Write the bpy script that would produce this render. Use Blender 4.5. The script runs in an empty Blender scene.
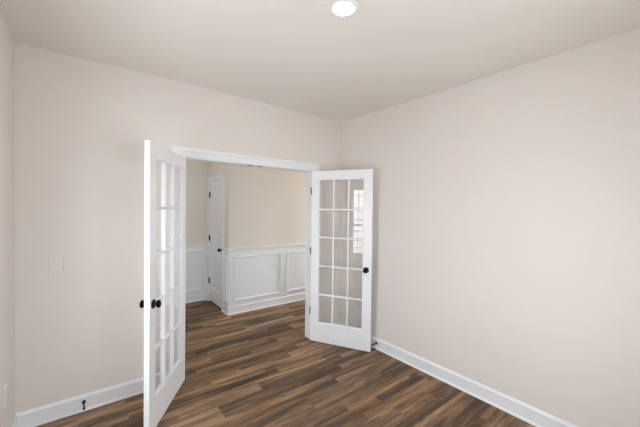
import bpy, bmesh, math, random
from mathutils import Matrix, Vector

S = bpy.context.scene
C = S.collection
R = math.radians

# ------------------------------------------------------------------ camera
CAM = dict(loc=(-2.7006, -3.0102, 1.6024), yaw=38.042, pitch=-0.929, roll=0.732, f=308.62)
cd = bpy.data.cameras.new('camera')
cam = bpy.data.objects.new('camera', cd)
C.objects.link(cam)
cd.sensor_fit = 'HORIZONTAL'
cd.sensor_width = 36.0
cd.lens = CAM['f'] * 36.0 / 640.0
cd.clip_start = 0.02
_y, _p, _r = R(CAM['yaw']), R(CAM['pitch']), R(CAM['roll'])
fw = Vector((math.sin(_y) * math.cos(_p), math.cos(_y) * math.cos(_p), math.sin(_p)))
rt = Vector((math.cos(_y), -math.sin(_y), 0.0))
up = rt.cross(fw)
rt2 = rt * math.cos(_r) + up * math.sin(_r)
up2 = up * math.cos(_r) - rt * math.sin(_r)
m = Matrix((rt2, up2, -fw)).transposed().to_4x4()
m.translation = Vector(CAM['loc'])
cam.matrix_world = m
S.camera = cam

# ------------------------------------------------------------------ world, lights, exposure
SKY = 11.3
W = bpy.data.worlds.new('sky')
S.world = W
W.use_nodes = True
bg = W.node_tree.nodes['Background']
_nt = W.node_tree      # bright overcast sky above, duller ground below the horizon
_tc = _nt.nodes.new('ShaderNodeTexCoord')
_sp = _nt.nodes.new('ShaderNodeSeparateXYZ')
_rp = _nt.nodes.new('ShaderNodeValToRGB')
_nt.links.new(_tc.outputs['Generated'], _sp.inputs[0])
_ma = _nt.nodes.new('ShaderNodeMath'); _ma.operation = 'MULTIPLY_ADD'
_ma.inputs[1].default_value = 0.5; _ma.inputs[2].default_value = 0.5
_nt.links.new(_sp.outputs['Z'], _ma.inputs[0]); _nt.links.new(_ma.outputs[0], _rp.inputs[0])
_rp.color_ramp.elements[0].position = 0.47; _rp.color_ramp.elements[0].color = (0.71, 0.74, 0.77, 1)
_rp.color_ramp.elements[1].position = 0.53; _rp.color_ramp.elements[1].color = (0.88, 0.945, 1.01, 1)
_nt.links.new(_rp.outputs[0], bg.inputs['Color'])
bg.inputs['Strength'].default_value = SKY
CAN_EMIT = 85.0
HALL_FILL_EMIT = 95.0
S.view_settings.view_transform = 'Standard'
S.view_settings.look = 'None'
S.view_settings.gamma = 1.0
S.view_settings.use_curve_mapping = False
S.view_settings.exposure = 0.18
cy = S.cycles
cy.max_bounces = 24
cy.diffuse_bounces = 14
cy.glossy_bounces = 6
cy.transmission_bounces = 8
cy.transparent_max_bounces = 24
cy.caustics_reflective = False
cy.caustics_refractive = False
cy.sample_clamp_indirect = 12.0

# ------------------------------------------------------------------ measures (metres)
H = 2.73                       # ceiling
XW, YR = -3.053, -3.41         # left wall, rear wall of the room (corner by the door is the origin)
TH = 0.115                     # wall thickness
XL, XR = -1.956, -0.469        # jamb faces of the doorway
HEAD = 2.052
XG, YF, YI = -0.948, 1.407, 2.38
HX0, HX1 = -3.3, 2.2
DW, DT = 0.742, 0.035          # french door leaf
ZB, ZT = 0.012, 2.045
WY0, WY1, WZ0, WZ1 = -1.85, -1.0, 0.62, 2.05   # window opening in the left wall


def portal(name, loc, rot, sx, sy):
    l = bpy.data.lights.new(name, 'AREA')
    l.shape = 'RECTANGLE'
    l.size, l.size_y = sx, sy
    l.cycles.is_portal = True
    o = bpy.data.objects.new(name, l)
    C.objects.link(o)
    o.location, o.rotation_euler = loc, rot
    return o


RX0, RX1 = -2.30, -0.95         # unseen twin window added behind the camera to brighten the doorway wall
portal('rear_fill_portal', ((RX0 + RX1) / 2, YR - 0.11, (WZ0 + WZ1) / 2), (R(90), 0, R(180)), RX1 - RX0, WZ1 - WZ0)
HY0, HY1, HZ0, HZ1 = 0.25, 1.25, 0.55, 2.25      # unseen glazed opening added in the hall's end wall to light it
portal('hall_fill_portal', (HX1 + 0.13, (HY0 + HY1) / 2, (HZ0 + HZ1) / 2), (0, R(90), 0), HZ1 - HZ0, HY1 - HY0)
LY0, LY1 = 0.22, 0.60  # unseen narrow window added at the hall's other end to brighten the recess side
portal('hall_side_fill_portal', (HX0 - 0.13, (LY0 + LY1) / 2, (HZ0 + HZ1) / 2), (0, R(-90), 0), HZ1 - HZ0, LY1 - LY0)
portal('daylight_portal', (XW - 0.13, (WY0 + WY1) / 2, (WZ0 + WZ1) / 2), (0, R(-90), 0), WZ1 - WZ0, WY1 - WY0)

# ------------------------------------------------------------------ materials


def mat(name, col, rough=0.5, metal=0.0, spec=0.5, bump=0.0, scale=200.0, vary=0.0):
    M = bpy.data.materials.new(name)
    M.use_nodes = True
    nt = M.node_tree
    b = nt.nodes['Principled BSDF']
    b.inputs['Base Color'].default_value = (*col, 1)
    b.inputs['Roughness'].default_value = rough
    b.inputs['Metallic'].default_value = metal
    b.inputs['Specular IOR Level'].default_value = spec
    if bump or vary:
        tc = nt.nodes.new('ShaderNodeTexCoord')
        nz = nt.nodes.new('ShaderNodeTexNoise')
        nz.inputs['Scale'].default_value = scale
        nz.inputs['Detail'].default_value = 3
        nt.links.new(tc.outputs['Object'], nz.inputs['Vector'])
        if bump:
            bp = nt.nodes.new('ShaderNodeBump')
            bp.inputs['Strength'].default_value = bump
            bp.inputs['Distance'].default_value = 0.002
            nt.links.new(nz.outputs['Fac'], bp.inputs['Height'])
            nt.links.new(bp.outputs['Normal'], b.inputs['Normal'])
        if vary:
            mx = nt.nodes.new('ShaderNodeMix')
            mx.data_type = 'RGBA'
            mx.inputs[6].default_value = (*[c * (1 - vary) for c in col], 1)
            mx.inputs[7].default_value = (*[min(1, c * (1 + vary)) for c in col], 1)
            nt.links.new(nz.outputs['Fac'], mx.inputs[0])
            nt.links.new(mx.outputs[2], b.inputs['Base Color'])
    return M


WALL = mat('wall_paint', (0.765, 0.722, 0.686), 0.75, spec=0.25, bump=0.05, scale=260, vary=0.01)
CEIL = mat('ceiling_paint', (0.80, 0.765, 0.72), 0.9, spec=0.15, bump=0.05, scale=220, vary=0.01)
HALLP = mat('hall_paint', (0.77, 0.725, 0.66), 0.75, spec=0.25, bump=0.05, scale=260, vary=0.01)
TRIM = mat('white_trim_paint', (0.835, 0.86, 0.89), 0.38, spec=0.4, vary=0.01, scale=40)
DOORP = mat('white_door_paint', (0.835, 0.86, 0.89), 0.35, spec=0.4, vary=0.01, scale=40)
BLACK = mat('black_hardware', (0.004, 0.004, 0.0045), 0.14, metal=0.0, spec=0.16, vary=0.2, scale=80)
BRONZE = mat('dark_hinge_metal', (0.11, 0.11, 0.11), 0.4, metal=0.8, vary=0.1, scale=90)
RUBBER = mat('black_rubber', (0.02, 0.02, 0.02), 0.7, vary=0.2, scale=120)
PLATE = mat('almond_plastic', (0.765, 0.722, 0.686), 0.35, vary=0.01, scale=50)
SLOT = mat('dark_slot', (0.02, 0.02, 0.02), 0.6, vary=0.1, scale=100)
VINYL = mat('window_vinyl', (0.8, 0.8, 0.8), 0.4, vary=0.01, scale=40)


def emit(name, col, s):
    M = bpy.data.materials.new(name)
    M.use_nodes = True
    nt = M.node_tree
    nt.nodes.remove(nt.nodes['Principled BSDF'])
    e = nt.nodes.new('ShaderNodeEmission')
    e.inputs['Color'].default_value = (*col, 1)
    e.inputs['Strength'].default_value = s
    nt.links.new(e.outputs[0], nt.nodes['Material Output'].inputs[0])
    return M


LENS = emit('lit_diffuser', (1.0, 0.96, 0.90), CAN_EMIT)
LENS_HALL_FILL = emit('hall_fill_diffuser', (0.92, 0.97, 1.0), HALL_FILL_EMIT)


def glass(name):
    """clear sheet: passes light, mirrors a little more at grazing angles (Schlick), same from both sides"""
    M = bpy.data.materials.new(name)
    M.use_nodes = True
    nt = M.node_tree
    n, l = nt.nodes, nt.links
    n.remove(n['Principled BSDF'])
    tr = n.new('ShaderNodeBsdfTransparent')
    tr.inputs['Color'].default_value = (0.997, 0.997, 0.995, 1)
    gl = n.new('ShaderNodeBsdfAnisotropic')
    gl.inputs['Roughness'].default_value = 0.01
    geo = n.new('ShaderNodeNewGeometry')
    dot = n.new('ShaderNodeVectorMath'); dot.operation = 'DOT_PRODUCT'
    l.new(geo.outputs['Normal'], dot.inputs[0]); l.new(geo.outputs['Incoming'], dot.inputs[1])
    ab = n.new('ShaderNodeMath'); ab.operation = 'ABSOLUTE'; l.new(dot.outputs['Value'], ab.inputs[0])
    om = n.new('ShaderNodeMath'); om.operation = 'SUBTRACT'; om.inputs[0].default_value = 1.0; l.new(ab.outputs[0], om.inputs[1])
    pw = n.new('ShaderNodeMath'); pw.operation = 'POWER'; l.new(om.outputs[0], pw.inputs[0]); pw.inputs[1].default_value = 5.0
    ma = n.new('ShaderNodeMath'); ma.operation = 'MULTIPLY_ADD'; l.new(pw.outputs[0], ma.inputs[0])
    ma.inputs[1].default_value = 0.9; ma.inputs[2].default_value = 0.045
    mx = n.new('ShaderNodeMixShader')
    l.new(ma.outputs[0], mx.inputs[0]); l.new(tr.outputs[0], mx.inputs[1]); l.new(gl.outputs[0], mx.inputs[2])
    l.new(mx.outputs[0], n['Material Output'].inputs[0])
    return M


GLASS = glass('clear_glass')


def floor_material():
    M = bpy.data.materials.new('wood_plank_floor')
    M.use_nodes = True
    nt = M.node_tree
    n, l = nt.nodes, nt.links
    b = n['Principled BSDF']
    at = n.new('ShaderNodeAttribute'); at.attribute_name = 'plank'
    sep = n.new('ShaderNodeSeparateColor'); l.new(at.outputs['Color'], sep.inputs[0])
    tc = n.new('ShaderNodeTexCoord')
    off = n.new('ShaderNodeCombineXYZ')
    mul = n.new('ShaderNodeMath'); mul.operation = 'MULTIPLY'; mul.inputs[1].default_value = 57.0
    l.new(sep.outputs['Green'], mul.inputs[0]); l.new(mul.outputs[0], off.inputs[0]); l.new(mul.outputs[0], off.inputs[2])
    add = n.new('ShaderNodeVectorMath'); add.operation = 'ADD'
    l.new(tc.outputs['Object'], add.inputs[0]); l.new(off.outputs[0], add.inputs[1])

    def noise(sx, sy, detail, rough, dist=0.0):
        mp = n.new('ShaderNodeMapping'); mp.inputs['Scale'].default_value = (sx, sy, 1)
        l.new(add.outputs[0], mp.inputs['Vector'])
        z = n.new('ShaderNodeTexNoise')
        z.inputs['Scale'].default_value = 1.0
        z.inputs['Detail'].default_value = detail
        z.inputs['Roughness'].default_value = rough
        z.inputs['Distortion'].default_value = dist
        l.new(mp.outputs[0], z.inputs['Vector'])
        return z.outputs['Fac']

    broad, mid, fine = noise(1.0, 13, 3, 0.55, 0.7), noise(2.6, 42, 4, 0.6, 0.8), noise(9, 170, 3, 0.65)

    def lin(a, k, c):
        q = n.new('ShaderNodeMath'); q.operation = 'MULTIPLY_ADD'
        l.new(a, q.inputs[0]); q.inputs[1].default_value = k
        if isinstance(c, float):
            q.inputs[2].default_value = c
        else:
            l.new(c, q.inputs[2])
        return q.outputs[0]

    t = lin(broad, 1.05, -0.525)
    t = lin(mid, 0.6, t)
    t = lin(fine, 0.5, t)
    t = lin(sep.outputs['Red'], 0.72, t)
    t = lin(t, 1.3, -0.625)
    ramp = n.new('ShaderNodeValToRGB')
    cr = ramp.color_ramp
    cr.elements[0].position = 0.0
    cr.elements[0].color = (0.046, 0.0285, 0.0185, 1)
    cr.elements[1].position = 1.0
    cr.elements[1].color = (0.50, 0.345, 0.22, 1)
    for pos, c in ((0.3, (0.098, 0.0605, 0.0375)), (0.55, (0.205, 0.127, 0.076)), (0.78, (0.35, 0.230, 0.142))):
        e = cr.elements.new(pos); e.color = (*c, 1)
    l.new(t, ramp.inputs[0])
    grey = n.new('ShaderNodeHueSaturation')
    sat = lin(sep.outputs['Blue'], 0.30, 0.86)
    l.new(sat, grey.inputs['Saturation']); l.new(ramp.outputs[0], grey.inputs['Color'])
    l.new(grey.outputs[0], b.inputs['Base Color'])
    b.inputs['Roughness'].default_value = 0.55
    b.inputs['Specular IOR Level'].default_value = 0.22
    bp = n.new('ShaderNodeBump'); bp.inputs['Strength'].default_value = 0.12; bp.inputs['Distance'].default_value = 0.002
    l.new(fine, bp.inputs['Height']); l.new(bp.outputs[0], b.inputs['Normal'])
    return M


FLOOR = floor_material()

# ------------------------------------------------------------------ mesh helpers


def link(name, bm, material, parent=None, smooth=False):
    bmesh.ops.recalc_face_normals(bm, faces=bm.faces[:])
    me = bpy.data.meshes.new(name)
    bm.to_mesh(me)
    bm.free()
    me.materials.append(material)
    if smooth:
        for p in me.polygons:
            p.use_smooth = True
        try:
            me.set_sharp_from_angle(angle=R(35))
        except Exception:
            pass
    o = bpy.data.objects.new(name, me)
    C.objects.link(o)
    if parent is not None:
        o.parent = parent
    return o


def tag(o, label, cat=None, kind=None, group=None):
    o['label'] = label
    if cat:
        o['category'] = cat
    if kind:
        o['kind'] = kind
    if group:
        o['group'] = group
    return o


def struct(o, label=None):
    o['kind'] = 'structure'
    if label:
        o['label'] = label
    return o


def empty(name, loc, rotz=0.0):
    o = bpy.data.objects.new(name, None)
    C.objects.link(o)
    o.empty_display_size = 0.1
    o.matrix_world = Matrix.Translation(Vector(loc)) @ Matrix.Rotation(rotz, 4, 'Z')
    return o


def box(bm, lo, hi, bevel=0.0, mtx=None):
    g = bmesh.ops.create_cube(bm, size=1.0)
    vs = g['verts']
    for v in vs:
        v.co = Vector([lo[i] + (v.co[i] + 0.5) * (hi[i] - lo[i]) for i in range(3)])
    if bevel:
        es = list({e for v in vs for e in v.link_edges})
        r = bmesh.ops.bevel(bm, geom=es, offset=bevel, segments=2, affect='EDGES', profile=0.5)
        vs = list({v for f in r['faces'] for v in f.verts} | {v for v in vs if v.is_valid})
    if mtx is not None:
        for v in vs:
            v.co = mtx @ v.co
    return vs


def lathe(bm, prof, axis_o, axis_d, seg=24):
    """prof: (distance along the axis, radius)"""
    d = Vector(axis_d).normalized()
    a = d.orthogonal().normalized()
    b = d.cross(a)
    rings = []
    for t, r in prof:
        c = Vector(axis_o) + d * t
        if r < 1e-6:
            rings.append([bm.verts.new(c)])
        else:
            rings.append([bm.verts.new(c + a * r * math.cos(2 * math.pi * k / seg) + b * r * math.sin(2 * math.pi * k / seg)) for k in range(seg)])
    for p, q in zip(rings, rings[1:]):
        if len(p) == 1 and len(q) == 1:
            continue
        for k in range(seg):
            j = (k + 1) % seg
            if len(p) == 1:
                bm.faces.new((p[0], q[k], q[j]))
            elif len(q) == 1:
                bm.faces.new((p[k], p[j], q[0]))
            else:
                bm.faces.new((p[k], p[j], q[j], q[k]))
    for r in (rings[0], rings[-1]):
        if len(r) > 1:
            bm.faces.new(r)


def rings_to_mesh(bm, rings, closed=False):
    vr = [[bm.verts.new(p) for p in r] for r in rings]
    n = len(vr[0])
    pairs = list(zip(vr, vr[1:]))
    if closed:
        pairs.append((vr[-1], vr[0]))
    for p, q in pairs:
        for k in range(n):
            j = (k + 1) % n
            bm.faces.new((p[k], p[j], q[j], q[k]))
    if not closed:
        bm.faces.new(vr[0])
        bm.faces.new(vr[-1])


def sweep_plan(bm, path, prof, side, before=None, after=None):
    """profile (offset from the wall, z) along a polyline in plan, mitred; the offset grows to SIDE (+1 left of travel)"""
    pts = [Vector(p).to_2d() if len(p) > 2 else Vector(p) for p in path]
    full = ([Vector(before)] if before else []) + pts + ([Vector(after)] if after else [])
    i0 = 1 if before else 0
    rings = []
    for i in range(i0, i0 + len(pts)):
        p = full[i]
        ds = []
        if i > 0:
            ds.append((p - full[i - 1]).normalized())
        if i < len(full) - 1:
            ds.append((full[i + 1] - p).normalized())
        ns = [Vector((-d.y, d.x)) * side for d in ds]
        if len(ns) == 2:
            k = ns[0] + ns[1]
            k = k / max(0.2, (1 + ns[0].dot(ns[1])))
        else:
            k = ns[0]
        rings.append([(p.x + k.x * o, p.y + k.y * o, z) for o, z in prof])
    rings_to_mesh(bm, rings)


def frame_sweep(bm, corners, prof, to3, outward, closed):
    """profile (w outward from the inner line, t off the surface) round a U or a rectangle given as 2-D corners; OUTWARD: per corner signs (a, z)"""
    rings = []
    for (a, z), (sa, sz) in zip(corners, outward):
        rings.append([to3(a + sa * w, z + sz * w, t) for w, t in prof])
    rings_to_mesh(bm, rings, closed)


CASING = [(0, 0), (0, 0.010), (0.008, 0.0125), (0.050, 0.0145), (0.058, 0.019), (0.088, 0.019), (0.088, 0)]
BASE = [(0, 0), (0.020, 0), (0.0195, 0.006), (0.0165, 0.014), (0.0125, 0.0185), (0.011, 0.0195), (0.011, 0.104), (0.016, 0.107), (0.0145, 0.113), (0.008, 0.119), (0.0045, 0.128), (0, 0.128)]
RAIL = [(0, 0.925), (0.010, 0.925), (0.013, 0.945), (0.016, 0.952), (0.020, 0.958), (0.020, 0.972), (0.032, 0.976), (0.034, 0.984), (0.030, 0.990), (0, 0.990)]
PIC = [(0, 0), (0, 0.006), (0.006, 0.012), (0.012, 0.010), (0.018, 0.020), (0.026, 0.020), (0.030, 0.014), (0.030, 0)]

# ------------------------------------------------------------------ floor (wood strips in rows along the x axis)
SW = 0.0835
random.seed(11)
fixed = {   # row -> list of (x where the strip starts, tone, grey 0..1 where 1 = warm)
    4: [(-2.6, 0.20, 0.3), (-1.149, 0.62, 0.7)],
    5: [(-2.3, 0.55, 0.6), (-1.42, 0.66, 0.8), (-0.62, 0.42, 0.5)],
    6: [(-2.1, 0.60, 0.5), (-1.42, 0.30, 0.2), (-0.45, 0.5, 0.5)],
    7: [(-2.9, 0.58, 0.55), (-1.82, 0.29, 0.35), (-0.75, 0.50, 0.5)],
    8: [(-2.9, 0.60, 0.55), (-1.82, 0.31, 0.35), (-0.61, 0.56, 0.4)],
    9: [(-2.4, 0.62, 0.6), (-1.35, 0.55, 0.7), (-0.80, 0.45, 0.4)],
    10: [(-2.2, 0.52, 0.7), (-1.25, 0.26, 0.2), (-0.80, 0.55, 0.35)],
    11: [(-1.9, 0.36, 0.4), (-1.19, 0.46, 0.3), (-0.5, 0.44, 0.5)],
    12: [(-2.3, 0.55, 0.6), (-1.20, 0.40, 0.3), (-0.38, 0.30, 0.3)],
    13: [(-2.1, 0.45, 0.6), (-1.30, 0.34, 0.3), (-0.32, 0.24, 0.3)],
    14: [(-2.0, 0.40, 0.4), (-1.0, 0.60, 0.85), (-0.2, 0.5, 0.7)],
    15: [(-1.8, 0.42, 0.5), (-0.71, 0.24, 0.3), (-0.1, 0.5, 0.5)],
    16: [(-1.9, 0.35, 0.4), (-0.95, 0.58, 0.85), (-0.1, 0.4, 0.5)],
    17: [(-1.6, 0.42, 0.4), (-0.7, 0.55, 0.8)],
    18: [(-1.6, 0.42, 0.4), (-0.7, 0.55, 0.8), (-0.3, 0.3, 0.3)],
    19: [(-1.6, 0.30, 0.3), (-0.62, 0.36, 0.4)],
    20: [(-1.6, 0.52, 0.6), (-0.5, 0.6, 0.8)],
    21: [(-1.4, 0.3, 0.3), (-0.45, 0.32, 0.3)],
    3: [(-2.4, 0.56, 0.8), (-1.25, 0.50, 0.5), (-0.5, 0.45, 0.6)],
    2: [(-2.7, 0.40, 0.5), (-1.75, 0.58, 0.8), (-0.88, 0.6, 0.7)],
    1: [(-2.7, 0.50, 0.7), (-1.45, 0.34, 0.4), (-0.88, 0.62, 0.6)],
    0: [(-2.4, 0.46, 0.7), (-1.70, 0.40, 0.6), (-0.7, 0.5, 0.6)],
    -1: [(-2.6, 0.44, 0.7), (-1.8, 0.58, 0.85), (-1.0, 0.42, 0.6)],
    -2: [(-2.4, 0.36, 0.6), (-1.2, 0.54, 0.85), (-0.4, 0.5, 0.7)],
    -6: [(-2.5, 0.40, 0.6), (-1.7, 0.22, 0.4), (-0.44, 0.52, 0.8)],
    -7: [(-2.5, 0.40, 0.6), (-1.5, 0.24, 0.4), (-0.44, 0.50, 0.8)],
    -3: [(-2.6, 0.5, 0.8), (-1.6, 0.32, 0.6), (-0.8, 0.56, 0.85)],
}
bm = bmesh.new()
lay = bm.loops.layers.float_color.new('plank')
i0, i1 = math.floor(-YI / SW) - 4, math.ceil(-YR / SW) + 2
for i in range(i0, i1):
    strips = list(fixed.get(i, []))
    x = strips[0][0] if strips else HX0 - random.random() * 0.6
    pre = []
    while x > HX0 - 0.2 and strips:
        x -= random.uniform(0.55, 1.2)
        pre.append((x, random.choice((0.3, 0.42, 0.5, 0.58, 0.64)), random.random()))
    strips = pre[::-1] + strips
    if not strips:
        strips = [(HX0 - 0.3 - random.random() * 0.8, 0.45, 0.5)]
    x = strips[-1][0] + random.uniform(0.6, 1.1)
    while x < HX1 + 0.2:
        strips.append((x, random.choice((0.24, 0.34, 0.42, 0.5, 0.55, 0.62)), 0.25 + 0.75 * random.random()))
        x += random.uniform(0.5, 1.2)
    for k, (xs, tone, hue) in enumerate(strips):
        xe = strips[k + 1][0] if k + 1 < len(strips) else HX1 + 0.3
        xs, xe = max(xs, HX0 - 0.15), min(xe, HX1 + 0.15)
        if xe - xs < 1e-4:
            continue
        f = bm.faces.new([bm.verts.new((a, b, 0)) for a, b in ((xs, -(i + 1) * SW), (xe, -(i + 1) * SW), (xe, -i * SW), (xs, -i * SW))])
        c = (tone, random.random(), hue, 1)
        for lp in f.loops:
            lp[lay] = c
bmesh.ops.remove_doubles(bm, verts=bm.verts[:], dist=1e-5)
struct(link('floor', bm, FLOOR), 'brown wood plank floor running through both rooms')

# ------------------------------------------------------------------ ceiling and walls
E_ = 0.0


def slab(name, lo, hi, material, label):
    b_ = bmesh.new()
    box(b_, lo, hi)
    return struct(link(name, b_, material), label)


bm = bmesh.new()
box(bm, (XW - 0.15, YR - 0.15, H), (0.115, 0, H + 0.12))
box(bm, (HX0 - 0.12, 0, H), (HX1 + 0.12, YI + 0.12, H + 0.12))
struct(link('ceiling', bm, CEIL), 'plain painted ceiling with one recessed light')


def wall_skin(name, pieces, material, label):
    b_ = bmesh.new()
    for lo, hi in pieces:
        box(b_, lo, hi)
    return struct(link(name, b_, material), label)


# the wall with the doorway: room side and hall side are painted differently, half a thickness each
HT = TH / 2
wall_skin('wall_back', [((XW - 0.15, 0, 0), (XL, HT, H)), ((XR, 0, 0), (0.0, HT, H)), ((XL, 0, HEAD), (XR, HT, H))], WALL,
          'pale greige wall with the double doorway')
wall_skin('wall_hall_front', [((HX0, HT, 0), (XL, TH, H)), ((XR, HT, 0), (HX1, TH, H)), ((XL, HT, HEAD), (XR, TH, H))], HALLP,
          'tan hall side of the doorway wall')
slab('wall_right', (0, YR - 0.12, 0), (0.115, HT, H), WALL, 'pale greige wall meeting the doorway wall in the corner')
wall_skin('wall_rear', [((XW - 0.15, YR - 0.15, 0), (RX0, YR, H)), ((RX1, YR - 0.15, 0), (0, YR, H)),
                        ((RX0, YR - 0.15, 0), (RX1, YR, WZ0)), ((RX0, YR - 0.15, WZ1), (RX1, YR, H))], WALL, 'pale greige wall with an added fill window facing the doorway')
wall_skin('wall_left', [((XW - 0.15, YR, 0), (XW, WY0, H)), ((XW - 0.15, WY1, 0), (XW, 0, H)),
                        ((XW - 0.15, WY0, 0), (XW, WY1, WZ0)), ((XW - 0.15, WY0, WZ1), (XW, WY1, H))], WALL,
          'pale greige wall with the window and a low outlet')
slab('wall_hall_back', (XG + 0.115, YF, 0), (HX1, YF + 0.115, H), HALLP, 'tan hall wall above white wainscot')
DG0, DG1 = 1.672, 2.262      # closed hall door, between these y
wall_skin('wall_hall_side', [((XG, YF, 0), (XG + 0.115, DG0 - 0.012, H)), ((XG, DG1 + 0.012, 0), (XG + 0.115, YI, H)),
                             ((XG, DG0 - 0.012, 2.05), (XG + 0.115, DG1 + 0.012, H))], HALLP, 'short tan hall wall with the closed door')
slab('wall_hall_end', (HX0, YI, 0), (XG + 0.115, YI + 0.115, H), HALLP, 'tan end wall of the hall recess')
wall_skin('wall_hall_left', [((HX0 - 0.15, HT, 0), (HX0, LY0, H)), ((HX0 - 0.15, LY1, 0), (HX0, YI + 0.115, H)), ((HX0 - 0.15, LY0, 0), (HX0, LY1, HZ0)), ((HX0 - 0.15, LY0, HZ1), (HX0, LY1, H))],
          HALLP, 'tan hall end wall with an added narrow fill window')
wall_skin('wall_hall_right', [((HX1, HT, 0), (HX1 + 0.15, HY0, H)), ((HX1, HY1, 0), (HX1 + 0.15, YF + 0.115, H)), ((HX1, HY0, 0), (HX1 + 0.15, HY1, HZ0)), ((HX1, HY0, HZ1), (HX1 + 0.15, HY1, H))],
          HALLP, 'tan hall end wall with an added fill window')

# ------------------------------------------------------------------ baseboards


def baseboard(name, path, side, before=None, after=None, label=None):
    b_ = bmesh.new()
    sweep_plan(b_, path, BASE, side, before, after)
    return struct(link(name, b_, TRIM), label)


CO = 0.093   # outer edge of the casing from the jamb face
baseboard('baseboard_back', [(XW, 0), (XL - CO, 0)], -1, before=(XW, -1), label='white baseboard under the light switch')
baseboard('baseboard_back.001', [(XR + CO, 0), (0, 0)], -1, after=(0, -1), label='white baseboard behind the opened door')
baseboard('baseboard_right', [(0, 0), (0, YR)], -1, before=(-1, 0), after=(-1, YR), label='white baseboard of the long plain wall')
baseboard('baseboard_left', [(XW, YR), (XW, 0)], -1, before=(0, YR), after=(0, 0), label='white baseboard under the window')
baseboard('baseboard_rear', [(0, YR), (XW, YR)], -1, before=(0, 0), after=(XW, 0), label='white baseboard facing the doorway')
baseboard('baseboard_hall_back', [(XG, DG0 - 0.071), (XG, YF), (HX1, YF)], -1, label='white baseboard round the hall corner')
baseboard('baseboard_hall_end', [(HX0, YI), (XG, YI)], -1, after=(XG, 0), label='white baseboard in the hall recess')
baseboard('baseboard_hall_front', [(XL - CO, TH), (HX0, TH)], -1, label='white hall baseboard')
baseboard('baseboard_hall_front.001', [(HX1, TH), (XR + CO, TH)], -1, label='white hall baseboard')

# ------------------------------------------------------------------ doorway: jamb lining, stop, casing
jt = empty('trim_1', (XL, 0, 0))
struct(jt, 'white casing and jamb of the double doorway')
inv = jt.matrix_world.inverted()


def sub(name, bm_, material, parent):
    for v in bm_.verts:
        v.co = parent.matrix_world.inverted() @ v.co
    return link(name, bm_, material, parent)


bm = bmesh.new()      # jamb boards lie on the cut wall: their faces are at XL, XR and HEAD
JB = 0.001
box(bm, (XL - 0.012, -0.001, 0), (XL + JB, TH + 0.001, HEAD + 0.012))
box(bm, (XR - JB, -0.001, 0), (XR + 0.012, TH + 0.001, HEAD + 0.012))
box(bm, (XL - 0.012, -0.001, HEAD - JB), (XR + 0.012, TH + 0.001, HEAD + 0.012))
sub('jamb', bm, TRIM, jt)
RV = 0.005
cor = [(XL - RV, 0), (XL - RV, HEAD + RV), (XR + RV, HEAD + RV), (XR + RV, 0)]
outw = [(-1, 0), (-1, 1), (1, 1), (1, 0)]
bm = bmesh.new()
frame_sweep(bm, cor, CASING, lambda a, z, t: (a, -t, z), outw, False)
sub('casing', bm, TRIM, jt)
bm = bmesh.new()
frame_sweep(bm, cor, CASING, lambda a, z, t: (a, TH + t, z), outw, False)
sub('casing', bm, TRIM, jt)
for px in (-1.268, -1.154):
    bm = bmesh.new()
    box(bm, (px - 0.027, 0.020, HEAD - 0.0035), (px + 0.027, 0.052, HEAD - 0.0008), 0.0008)
    k = sub('strike_plate', bm, SLOT, jt)
    k['label'] = 'small dark catch plate in the head jamb'

# ------------------------------------------------------------------ wainscot of the hall
wt = empty('trim_2', (XG, YF, 0))
struct(wt, 'white wainscot with chair rail and framed panels')
WB = 0.004
bm = bmesh.new()
sweep_plan(bm, [(XG, DG0 - 0.071), (XG, YF), (HX1, YF)], [(0, 0.0), (WB, 0.0), (WB, 0.94), (0, 0.94)], -1)
sub('wainscot_board', bm, TRIM, wt)
bm = bmesh.new()
sweep_plan(bm, [(XG, DG0 - 0.071), (XG, YF), (HX1, YF)], RAIL, -1)
sub('chair_rail', bm, TRIM, wt)
rect_out = [(-1, -1), (1, -1), (1, 1), (-1, 1)]


def panel(x0, x1, z0, z1, to3, parent):
    w = 0.030
    b_ = bmesh.new()
    frame_sweep(b_, [(x0 + w, z0 + w), (x1 - w, z0 + w), (x1 - w, z1 - w), (x0 + w, z1 - w)], PIC, to3, rect_out, True)
    return sub('panel_moulding', b_, TRIM, parent)


for x0, x1 in ((-0.872, -0.060), (0.045, 0.857), (0.962, 1.774)):
    panel(x0, x1, 0.195, 0.862, lambda a, z, t: (a, YF - WB - t, z), wt)
panel(YF + 0.030, DG0 - 0.095, 0.195, 0.862, lambda a, z, t: (XG - WB - t, a, z), wt)
et = empty('trim_3', (XG, YI, 0))
struct(et, 'white wainscot with a framed panel in the hall recess')
bm = bmesh.new()
sweep_plan(bm, [(HX0, YI), (XG, YI)], [(0, 0.0), (WB, 0.0), (WB, 0.94), (0, 0.94)], -1)
sub('wainscot_board', bm, TRIM, et)
bm = bmesh.new()
sweep_plan(bm, [(HX0, YI), (XG, YI)], RAIL, -1, after=(XG, 0))
sub('chair_rail', bm, TRIM, et)
for x0, x1 in ((-1.830, -1.012), (-2.760, -1.940)):
    panel(x0, x1, 0.195, 0.862, lambda a, z, t: (a, YI - WB - t, z), et)

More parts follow.
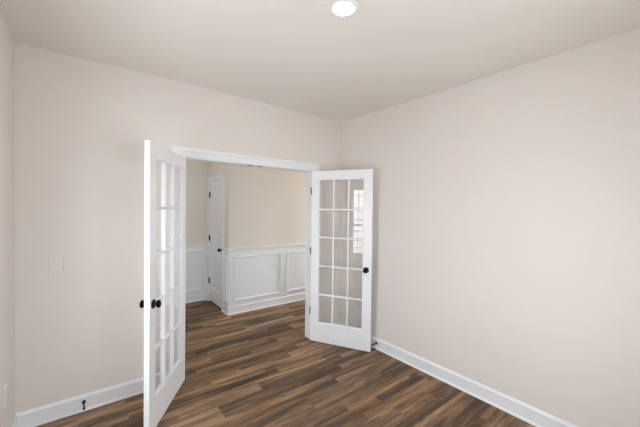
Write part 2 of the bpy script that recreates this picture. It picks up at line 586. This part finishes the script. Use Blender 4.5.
# casing and jamb of the closed hall door
ct = empty('trim_4', (XG, DG0, 0))
struct(ct, 'white casing of the closed hall door')
bm = bmesh.new()
frame_sweep(bm, [(DG0 - 0.004, 0), (DG0 - 0.004, 2.040), (DG1 + 0.004, 2.040), (DG1 + 0.004, 0)], [(w * 0.76, q) for w, q in CASING], lambda a, z, t: (XG - t, a, z), outw, False)
sub('casing', bm, TRIM, ct)
bm = bmesh.new()
for lo, hi in (((XG - 0.001, DG0 - 0.012, 0), (XG + 0.115, DG0 - 0.003, 2.05)), ((XG - 0.001, DG1 + 0.003, 0), (XG + 0.115, DG1 + 0.012, 2.05)),
               ((XG - 0.001, DG0 - 0.012, 2.041), (XG + 0.115, DG1 + 0.012, 2.051))):
    box(bm, lo, hi)
sub('jamb', bm, TRIM, ct)
bm = bmesh.new()  # dark sheets behind and under the door paint in the shadow of its gap
box(bm, (XG + 0.042, DG0 - 0.003, 0), (XG + 0.07, DG1 + 0.003, 2.041))
box(bm, (XG + 0.004, DG0 - 0.003, 0.0005), (XG + 0.11, DG1 + 0.003, 0.004))
sub('door_gap_shade', bm, SLOT, ct)

# ------------------------------------------------------------------ window in the left wall (lights the room, mirrored in the door glass)
def window(name, label, origin, rotz, width, height=WZ1 - WZ0):
    """double-hung window, a twin when wide; local x runs along the wall, local -y points into the room, z from the sill"""
    wn = empty(name, origin, rotz)
    struct(wn, label)
    hw, zt = width / 2, height
    b_ = bmesh.new()
    frame_sweep(b_, [(-hw - 0.004, -0.004), (hw + 0.004, -0.004), (hw + 0.004, zt + 0.004), (-hw - 0.004, zt + 0.004)], CASING,
                lambda a, z, t: (a, -t, z), rect_out, True)
    link('casing', b_, TRIM, wn)
    b_ = bmesh.new()
    f0, f1 = 0.05, 0.11
    for lo, hi in (((-hw, f0, 0), (-hw + 0.022, f1, zt)), ((hw - 0.022, f0, 0), (hw, f1, zt)), ((-hw, f0, 0), (hw, f1, 0.03)),
                   ((-hw, f0, zt - 0.022), (hw, f1, zt))) + ((((-0.03, f0, 0), (0.03, f1, zt)),) if width > 0.9 else ()):
        box(b_, lo, hi, 0.002)
    link('window_frame', b_, VINYL, wn)
    zm = zt * 0.45
    for xa, xb in (((-hw + 0.022, -0.03), (0.03, hw - 0.022)) if width > 0.9 else ((-hw + 0.022, hw - 0.022),)):
        for za, zb, yo in ((zm - 0.02, zt - 0.022, 0.085), (0.03, zm + 0.02, 0.070)):
            b_ = bmesh.new()
            ya, yb = yo - 0.012, yo + 0.012
            s = 0.026
            for lo, hi in (((xa, ya, za), (xa + s, yb, zb)), ((xb - s, ya, za), (xb, yb, zb)), ((xa, ya, za), (xb, yb, za + 0.034)), ((xa, ya, zb - 0.034), (xb, yb, zb))):
                box(b_, lo, hi, 0.002)
            sa = link('sash', b_, VINYL, wn)
            b_ = bmesh.new()
            g = 0.009
            for xx in (xa + s + 0.095, xb - s - 0.095):
                box(b_, (xx - g, ya + 0.006, za + 0.03), (xx + g, yb - 0.006, zb - 0.03))
            for zz in (za + 0.034 + 0.11, zb - 0.034 - 0.105, (za + zb) / 2):
                box(b_, (xa + s, ya + 0.007, zz - g), (xb - s, yb - 0.007, zz + g))
            link('muntin_grid', b_, VINYL, sa)
            b_ = bmesh.new()
            box(b_, (xa + s - 0.005, yo - 0.002, za + 0.03), (xb - s + 0.005, yo + 0.002, zb - 0.03))
            link('glazing', b_, GLASS, sa)
    return wn


window('window_1', 'white window with small panes in the wall by the low outlet', (XW, (WY0 + WY1) / 2, WZ0), R(90), WY1 - WY0)
window('fill_window_rear', 'unseen white twin window with small panes, added to light the doorway wall', ((RX0 + RX1) / 2, YR, WZ0), R(180), RX1 - RX0)

window('fill_window_hall', 'unseen white window added to light the hall from one end', (HX1, (HY0 + HY1) / 2, HZ0), R(-90), HY1 - HY0, HZ1 - HZ0)
window('fill_window_hall_side', 'unseen narrow white window added to light the hall from the other end', (HX0, (LY0 + LY1) / 2, HZ0), R(90), LY1 - LY0, HZ1 - HZ0)

# ------------------------------------------------------------------ french doors
KNOB = [(0, 0.030), (0.004, 0.031), (0.008, 0.028), (0.010, 0.013), (0.020, 0.0105), (0.023, 0.017), (0.028, 0.0255), (0.036, 0.0285), (0.044, 0.026), (0.049, 0.017), (0.051, 0.0)]


def french_door(pin, u_ang, s, open_ang, name, label):
    """local x runs from the hinge to the free edge, the leaf fills y from 0 to s * thickness; the pin is the origin"""
    t = empty(name, (pin[0], pin[1], 0), u_ang)
    tag(t, label, 'door', 'thing', 'pair of glazed double doors')
    ya, yb = sorted((0.0, s * DT))
    L0, G0, G1, Q0, Q1 = 0.003, 0.098, 0.645, 0.24, 1.945
    b_ = bmesh.new()
    for lo, hi in (((L0, ya, ZB), (G0, yb, ZT)), ((G1, ya, ZB), (DW, yb, ZT)), ((G0, ya, ZB), (G1, yb, Q0)), ((G0, ya, Q1), (G1, yb, ZT))):
        box(b_, lo, hi)
    bmesh.ops.remove_doubles(b_, verts=b_.verts[:], dist=1e-5)
    ym = (ya + yb) / 2
    for sg in (-1, 1):     # sloped glazing bead on both faces
        yo = ym + sg * (DT / 2 - 0.0005)
        yi = ym + sg * 0.006
        frame_sweep(b_, [(G0 + 0.0, Q0), (G1, Q0), (G1, Q1), (G0, Q1)], [(0.001, yo), (-0.003, yo), (-0.011, yi), (-0.011, ym + sg * 0.0025), (0.001, ym + sg * 0.0025)],
                    lambda a, z, q: (a, q, z), rect_out, True)
    link('leaf_frame', b_, DOORP, t)
    b_ = bmesh.new()
    hw = 0.0105
    cx = [0.284, 0.463]
    cz = [0.577, 0.918, 1.259, 1.591]
    d1, d2 = DT / 2 - 0.001, 0.009

    def bar(p, q, horizontal):
        sec = [(-hw, -d2), (-hw * 0.55, -d1), (hw * 0.55, -d1), (hw, -d2), (hw, d2), (hw * 0.55, d1), (-hw * 0.55, d1), (-hw, d2)]
        if horizontal:
            rings_to_mesh(b_, [[(x_, ym + dy * 0.985, p[1] + w_) for w_, dy in sec] for x_ in (p[0], q[0])])
        else:
            rings_to_mesh(b_, [[(p[0] + w_, ym + dy, z_) for w_, dy in sec] for z_ in (p[1], q[1])])
    for x_ in cx:
        bar((x_, Q0), (x_, Q1), False)
    for z_ in cz:
        bar((G0, z_), (G1, z_), True)
    link('muntin_grid', b_, DOORP, t)
    b_ = bmesh.new()
    box(b_, (G0 - 0.004, ym - 0.002, Q0 - 0.004), (G1 + 0.004, ym + 0.002, Q1 + 0.004))
    link('glazing', b_, GLASS, t)
    for sg, y0 in ((s, s * DT), (-s, 0.0)):
        b_ = bmesh.new()
        lathe(b_, KNOB[4:], (0.684, y0, 0.922), (0, sg, 0))
        k = link('knob', b_, BLACK, t, smooth=True)
        k['label'] = 'round black knob'
        b_ = bmesh.new()
        lathe(b_, [(0, 0.032)] + [(a, r + 0.002) for a, r in KNOB[:3]] + [(0.0095, 0.012)], (0.684, y0, 0.922), (0, sg, 0))
        link('rosette', b_, BLACK, k, smooth=True)
    b_ = bmesh.new()
    box(b_, (DW - 0.001, ym - 0.011, 0.922 - 0.028), (DW + 0.0012, ym + 0.011, 0.922 + 0.028), 0.0005)
    link('latch_plate', b_, TRIM, t)
    inv_ = t.matrix_world.inverted()
    for hz in (1.812, 1.085, 0.358):
        b_ = bmesh.new()
        hh = 0.0445
        lathe(b_, [(-hh - 0.003, 0.003), (-hh, 0.0058), (hh, 0.0058), (hh + 0.003, 0.003)], (0, 0, hz), (0, 0, 1), 12)
        box(b_, (0.0005, min(0, s * 0.030), hz - hh), (0.0032, max(0, s * 0.030), hz + hh))      # leaf on the door's edge
        nb = bmesh.new()                                                                        # leaf on the jamb, in world space
        jx = pin[0]
        jd = 1 if jx < -1.2 else -1
        vs = box(b_, (jx - 0.001 + (0 if jd > 0 else -0.0015), pin[1], hz - hh), (jx + 0.001 + (0.0015 if jd > 0 else 0), pin[1] + 0.040, hz + hh), mtx=inv_)
        nb.free()
        link('hinge', b_, BRONZE, t)
    return t


AR, AL = R(118.38), R(122.16)
french_door((XR, -0.012), math.atan2(-math.sin(AR), -math.cos(AR)), -1, AR, 'french_door',
            'white glazed door standing near the corner, seen face-on with a window mirrored in its panes')
french_door((XL, -0.012), -AL, 1, AL, 'french_door',
            'white glazed door seen nearly edge-on, opened toward the wall with the light switch')

# ------------------------------------------------------------------ closed panel door in the hall
pd = empty('panel_door', (XG, DG1, 0))
tag(pd, 'closed white two-panel hall door with black hinges and knob', 'door', 'thing')
bm = bmesh.new()
y0, y1, z0, z1 = DG0, DG1, 0.024, 2.036
xf, xr_ = XG + 0.003, XG + 0.038
ST = 0.105
PAN = ((0.25, 0.845), (1.03, 1.93))
for lo, hi in (((xf, y0, z0), (xr_, y0 + ST, z1)), ((xf, y1 - ST, z0), (xr_, y1, z1)), ((xf, y0 + ST, z0), (xr_, y1 - ST, PAN[0][0])),
               ((xf, y0 + ST, PAN[0][1]), (xr_, y1 - ST, PAN[1][0])), ((xf, y0 + ST, PAN[1][1]), (xr_, y1 - ST, z1))):
    box(bm, lo, hi)
bmesh.ops.remove_doubles(bm, verts=bm.verts[:], dist=1e-5)
sub('leaf_frame', bm, DOORP, pd)
for za, zb in PAN:
    bm = bmesh.new()
    ya, yb = y0 + ST, y1 - ST
    rings = []
    for w_, dx in ((0.0, 0.001), (0.014, 0.011), (0.030, 0.011), (0.058, 0.003), (0.062, 0.003)):
        rings.append([(xf + dx, ya + w_, za + w_), (xf + dx, yb - w_, za + w_), (xf + dx, yb - w_, zb - w_), (xf + dx, ya + w_, zb - w_)])
    vr = [[bm.verts.new(p) for p in r] for r in rings]
    for p, q in zip(vr, vr[1:]):
        for k in range(4):
            bm.faces.new((p[k], p[(k + 1) % 4], q[(k + 1) % 4], q[k]))
    bm.faces.new(vr[-1])
    back = [bm.verts.new((xr_ - 0.004, v.co.y, v.co.z)) for v in vr[0]]
    for k in range(4):
        bm.faces.new((vr[0][k], vr[0][(k + 1) % 4], back[(k + 1) % 4], back[k]))
    bm.faces.new(back)
    sub('raised_panel', bm, DOORP, pd)
bm = bmesh.new()
lathe(bm, KNOB[4:], (xf, DG0 + 0.07, 0.93), (-1, 0, 0))
k = sub('knob', bm, BLACK, pd)
k['label'] = 'round black knob'
bm = bmesh.new()
lathe(bm, [(0, 0.031)] + KNOB[:4], (xf, DG0 + 0.07, 0.93), (-1, 0, 0))
kb = link('rosette', bm, BLACK, k)
for v in kb.data.vertices:
    v.co = pd.matrix_world.inverted() @ v.co
for hz in (1.808, 1.078, 0.355):
    bm = bmesh.new()
    lathe(bm, [(-0.05, 0.004), (-0.046, 0.0075), (0.046, 0.0075), (0.05, 0.004)], (XG - 0.006, DG1 + 0.002, hz), (0, 0, 1), 12)
    box(bm, (XG - 0.0022, DG1 - 0.020, hz - 0.045), (XG + 0.0035, DG1 + 0.004, hz + 0.045))
    sub('hinge', bm, BLACK, pd)

# ------------------------------------------------------------------ ceiling light


def can_light(name, loc, lens, label):
    t = empty(name, loc)
    tag(t, label, 'ceiling light')
    b_ = bmesh.new()
    prof = [(0.0, 0.058), (0.005, 0.059), (0.0065, 0.064), (0.0055, 0.074), (0.003, 0.080), (0.0, 0.081)]
    seg = 48
    rr = [[(r * math.cos(2 * math.pi * k / seg), r * math.sin(2 * math.pi * k / seg), -d) for d, r in prof] for k in range(seg)]
    rings_to_mesh(b_, rr, True)
    link('trim_ring', b_, TRIM, t, smooth=True)
    b_ = bmesh.new()
    lathe(b_, [(0.0005, 0.0585), (0.0015, 0.0585), (0.002, 0.045), (0.002, 0.0)], (0, 0, 0), (0, 0, -1), 48)
    link('diffuser', b_, lens, t, smooth=True)
    return t


can_light('recessed_light', (-1.526, -1.704, H), LENS, 'round white lit disc light in the middle of the ceiling')
can_light('recessed_light', (-1.75, 1.60, H), LENS_HALL_FILL, 'unseen round fill light added over the hall recess')  # unseen lamp added to brighten the recess and the closed door
can_light('recessed_light', (1.5, 0.55, H), LENS_HALL_FILL, 'unseen round fill light added over the hall')  # another unseen lamp, added as fill for the hall

# ------------------------------------------------------------------ switch and outlets


def plate_mesh(w, h, t_):
    b_ = bmesh.new()
    rings = []
    for d, inset in ((0, 0), (t_ * 0.5, 0.0005), (t_, 0.004)):
        rings.append([(-w / 2 + inset, -d, -h / 2 + inset), (w / 2 - inset, -d, -h / 2 + inset), (w / 2 - inset, -d, h / 2 - inset), (-w / 2 + inset, -d, h / 2 - inset)])
    rings_to_mesh(b_, rings)
    return b_


def place(t):
    return t


sw = empty('light_switch', (-2.833, 0, 1.158))
tag(sw, 'square beige light switch plate on the wall by the edge-on door', 'light switch')
link('wall_plate', plate_mesh(0.088, 0.124, 0.006), PLATE, sw)
bm = bmesh.new()
rings_to_mesh(bm, [[(-0.006, -0.0055, -0.012), (0.006, -0.0055, -0.012), (0.006, -0.0055, 0.012), (-0.006, -0.0055, 0.012)],
                   [(-0.0045, -0.017, 0.001), (0.0045, -0.017, 0.001), (0.0045, -0.016, 0.009), (-0.0045, -0.016, 0.009)]])
link('toggle', bm, PLATE, sw)


def outlet(loc, rotz, label):
    t = empty('wall_outlet', loc, rotz)
    tag(t, label, 'outlet')
    link('wall_plate', plate_mesh(0.078, 0.122, 0.006), PLATE, t)
    for dz in (-0.0195, 0.0195):
        b_ = bmesh.new()
        prof = []
        for k in range(20):
            a = 2 * math.pi * k / 20
            prof.append((0.0172 * math.cos(a), max(-0.0135, min(0.0135, 0.0172 * math.sin(a)))))
        rings_to_mesh(b_, [[(x_, -0.005, dz + z_) for x_, z_ in prof], [(x_ * 0.97, -0.0082, dz + z_ * 0.97) for x_, z_ in prof]])
        rc = link('receptacle', b_, PLATE, t)
        b_ = bmesh.new()
        for x_ in (-0.0063, 0.0063):
            box(b_, (x_ - 0.001, -0.0085, dz - 0.001), (x_ + 0.001, -0.008, dz + 0.007))
        box(b_, (-0.002, -0.0085, dz - 0.0095), (0.002, -0.008, dz - 0.0055))
        link('slot', b_, SLOT, rc)
    return t


outlet((XW, -0.387, 0.445), R(90), 'beige outlet low on the window wall near the corner')
outlet((0, -0.640, 0.362), R(-90), 'beige outlet low on the long wall beside the opened door')

# ------------------------------------------------------------------ door stops on the baseboards


def stop(loc, rotz, tilt, length, label):
    t = empty('door_stop', loc, rotz)
    tag(t, label, 'door stop')
    d = Vector((0, -math.cos(tilt), math.sin(tilt)))
    b_ = bmesh.new()
    lathe(b_, [(0, 0.0135), (0.004, 0.0135), (0.009, 0.008), (0.011, 0.005)], (0, 0, 0), d, 16)
    link('base', b_, BLACK, t, smooth=True)
    b_ = bmesh.new()
    lathe(b_, [(0.009, 0.006), (length - 0.010, 0.006)], (0, 0, 0), d, 12)
    link('rod', b_, BLACK, t, smooth=True)
    b_ = bmesh.new()
    lathe(b_, [(length - 0.013, 0.007), (length - 0.011, 0.0088), (length - 0.003, 0.0088), (length, 0.006)], (0, 0, 0), d, 16)
    link('rubber_tip', b_, RUBBER, t, smooth=True)
    return t


stop((-2.668, -0.0108, 0.072), 0.0, R(-4), 0.098, 'black door stop on the baseboard below the light switch')
stop((-0.0108, -0.655, 0.068), R(-90), R(-3), 0.086, 'black door stop on the long wall baseboard behind the opened door')
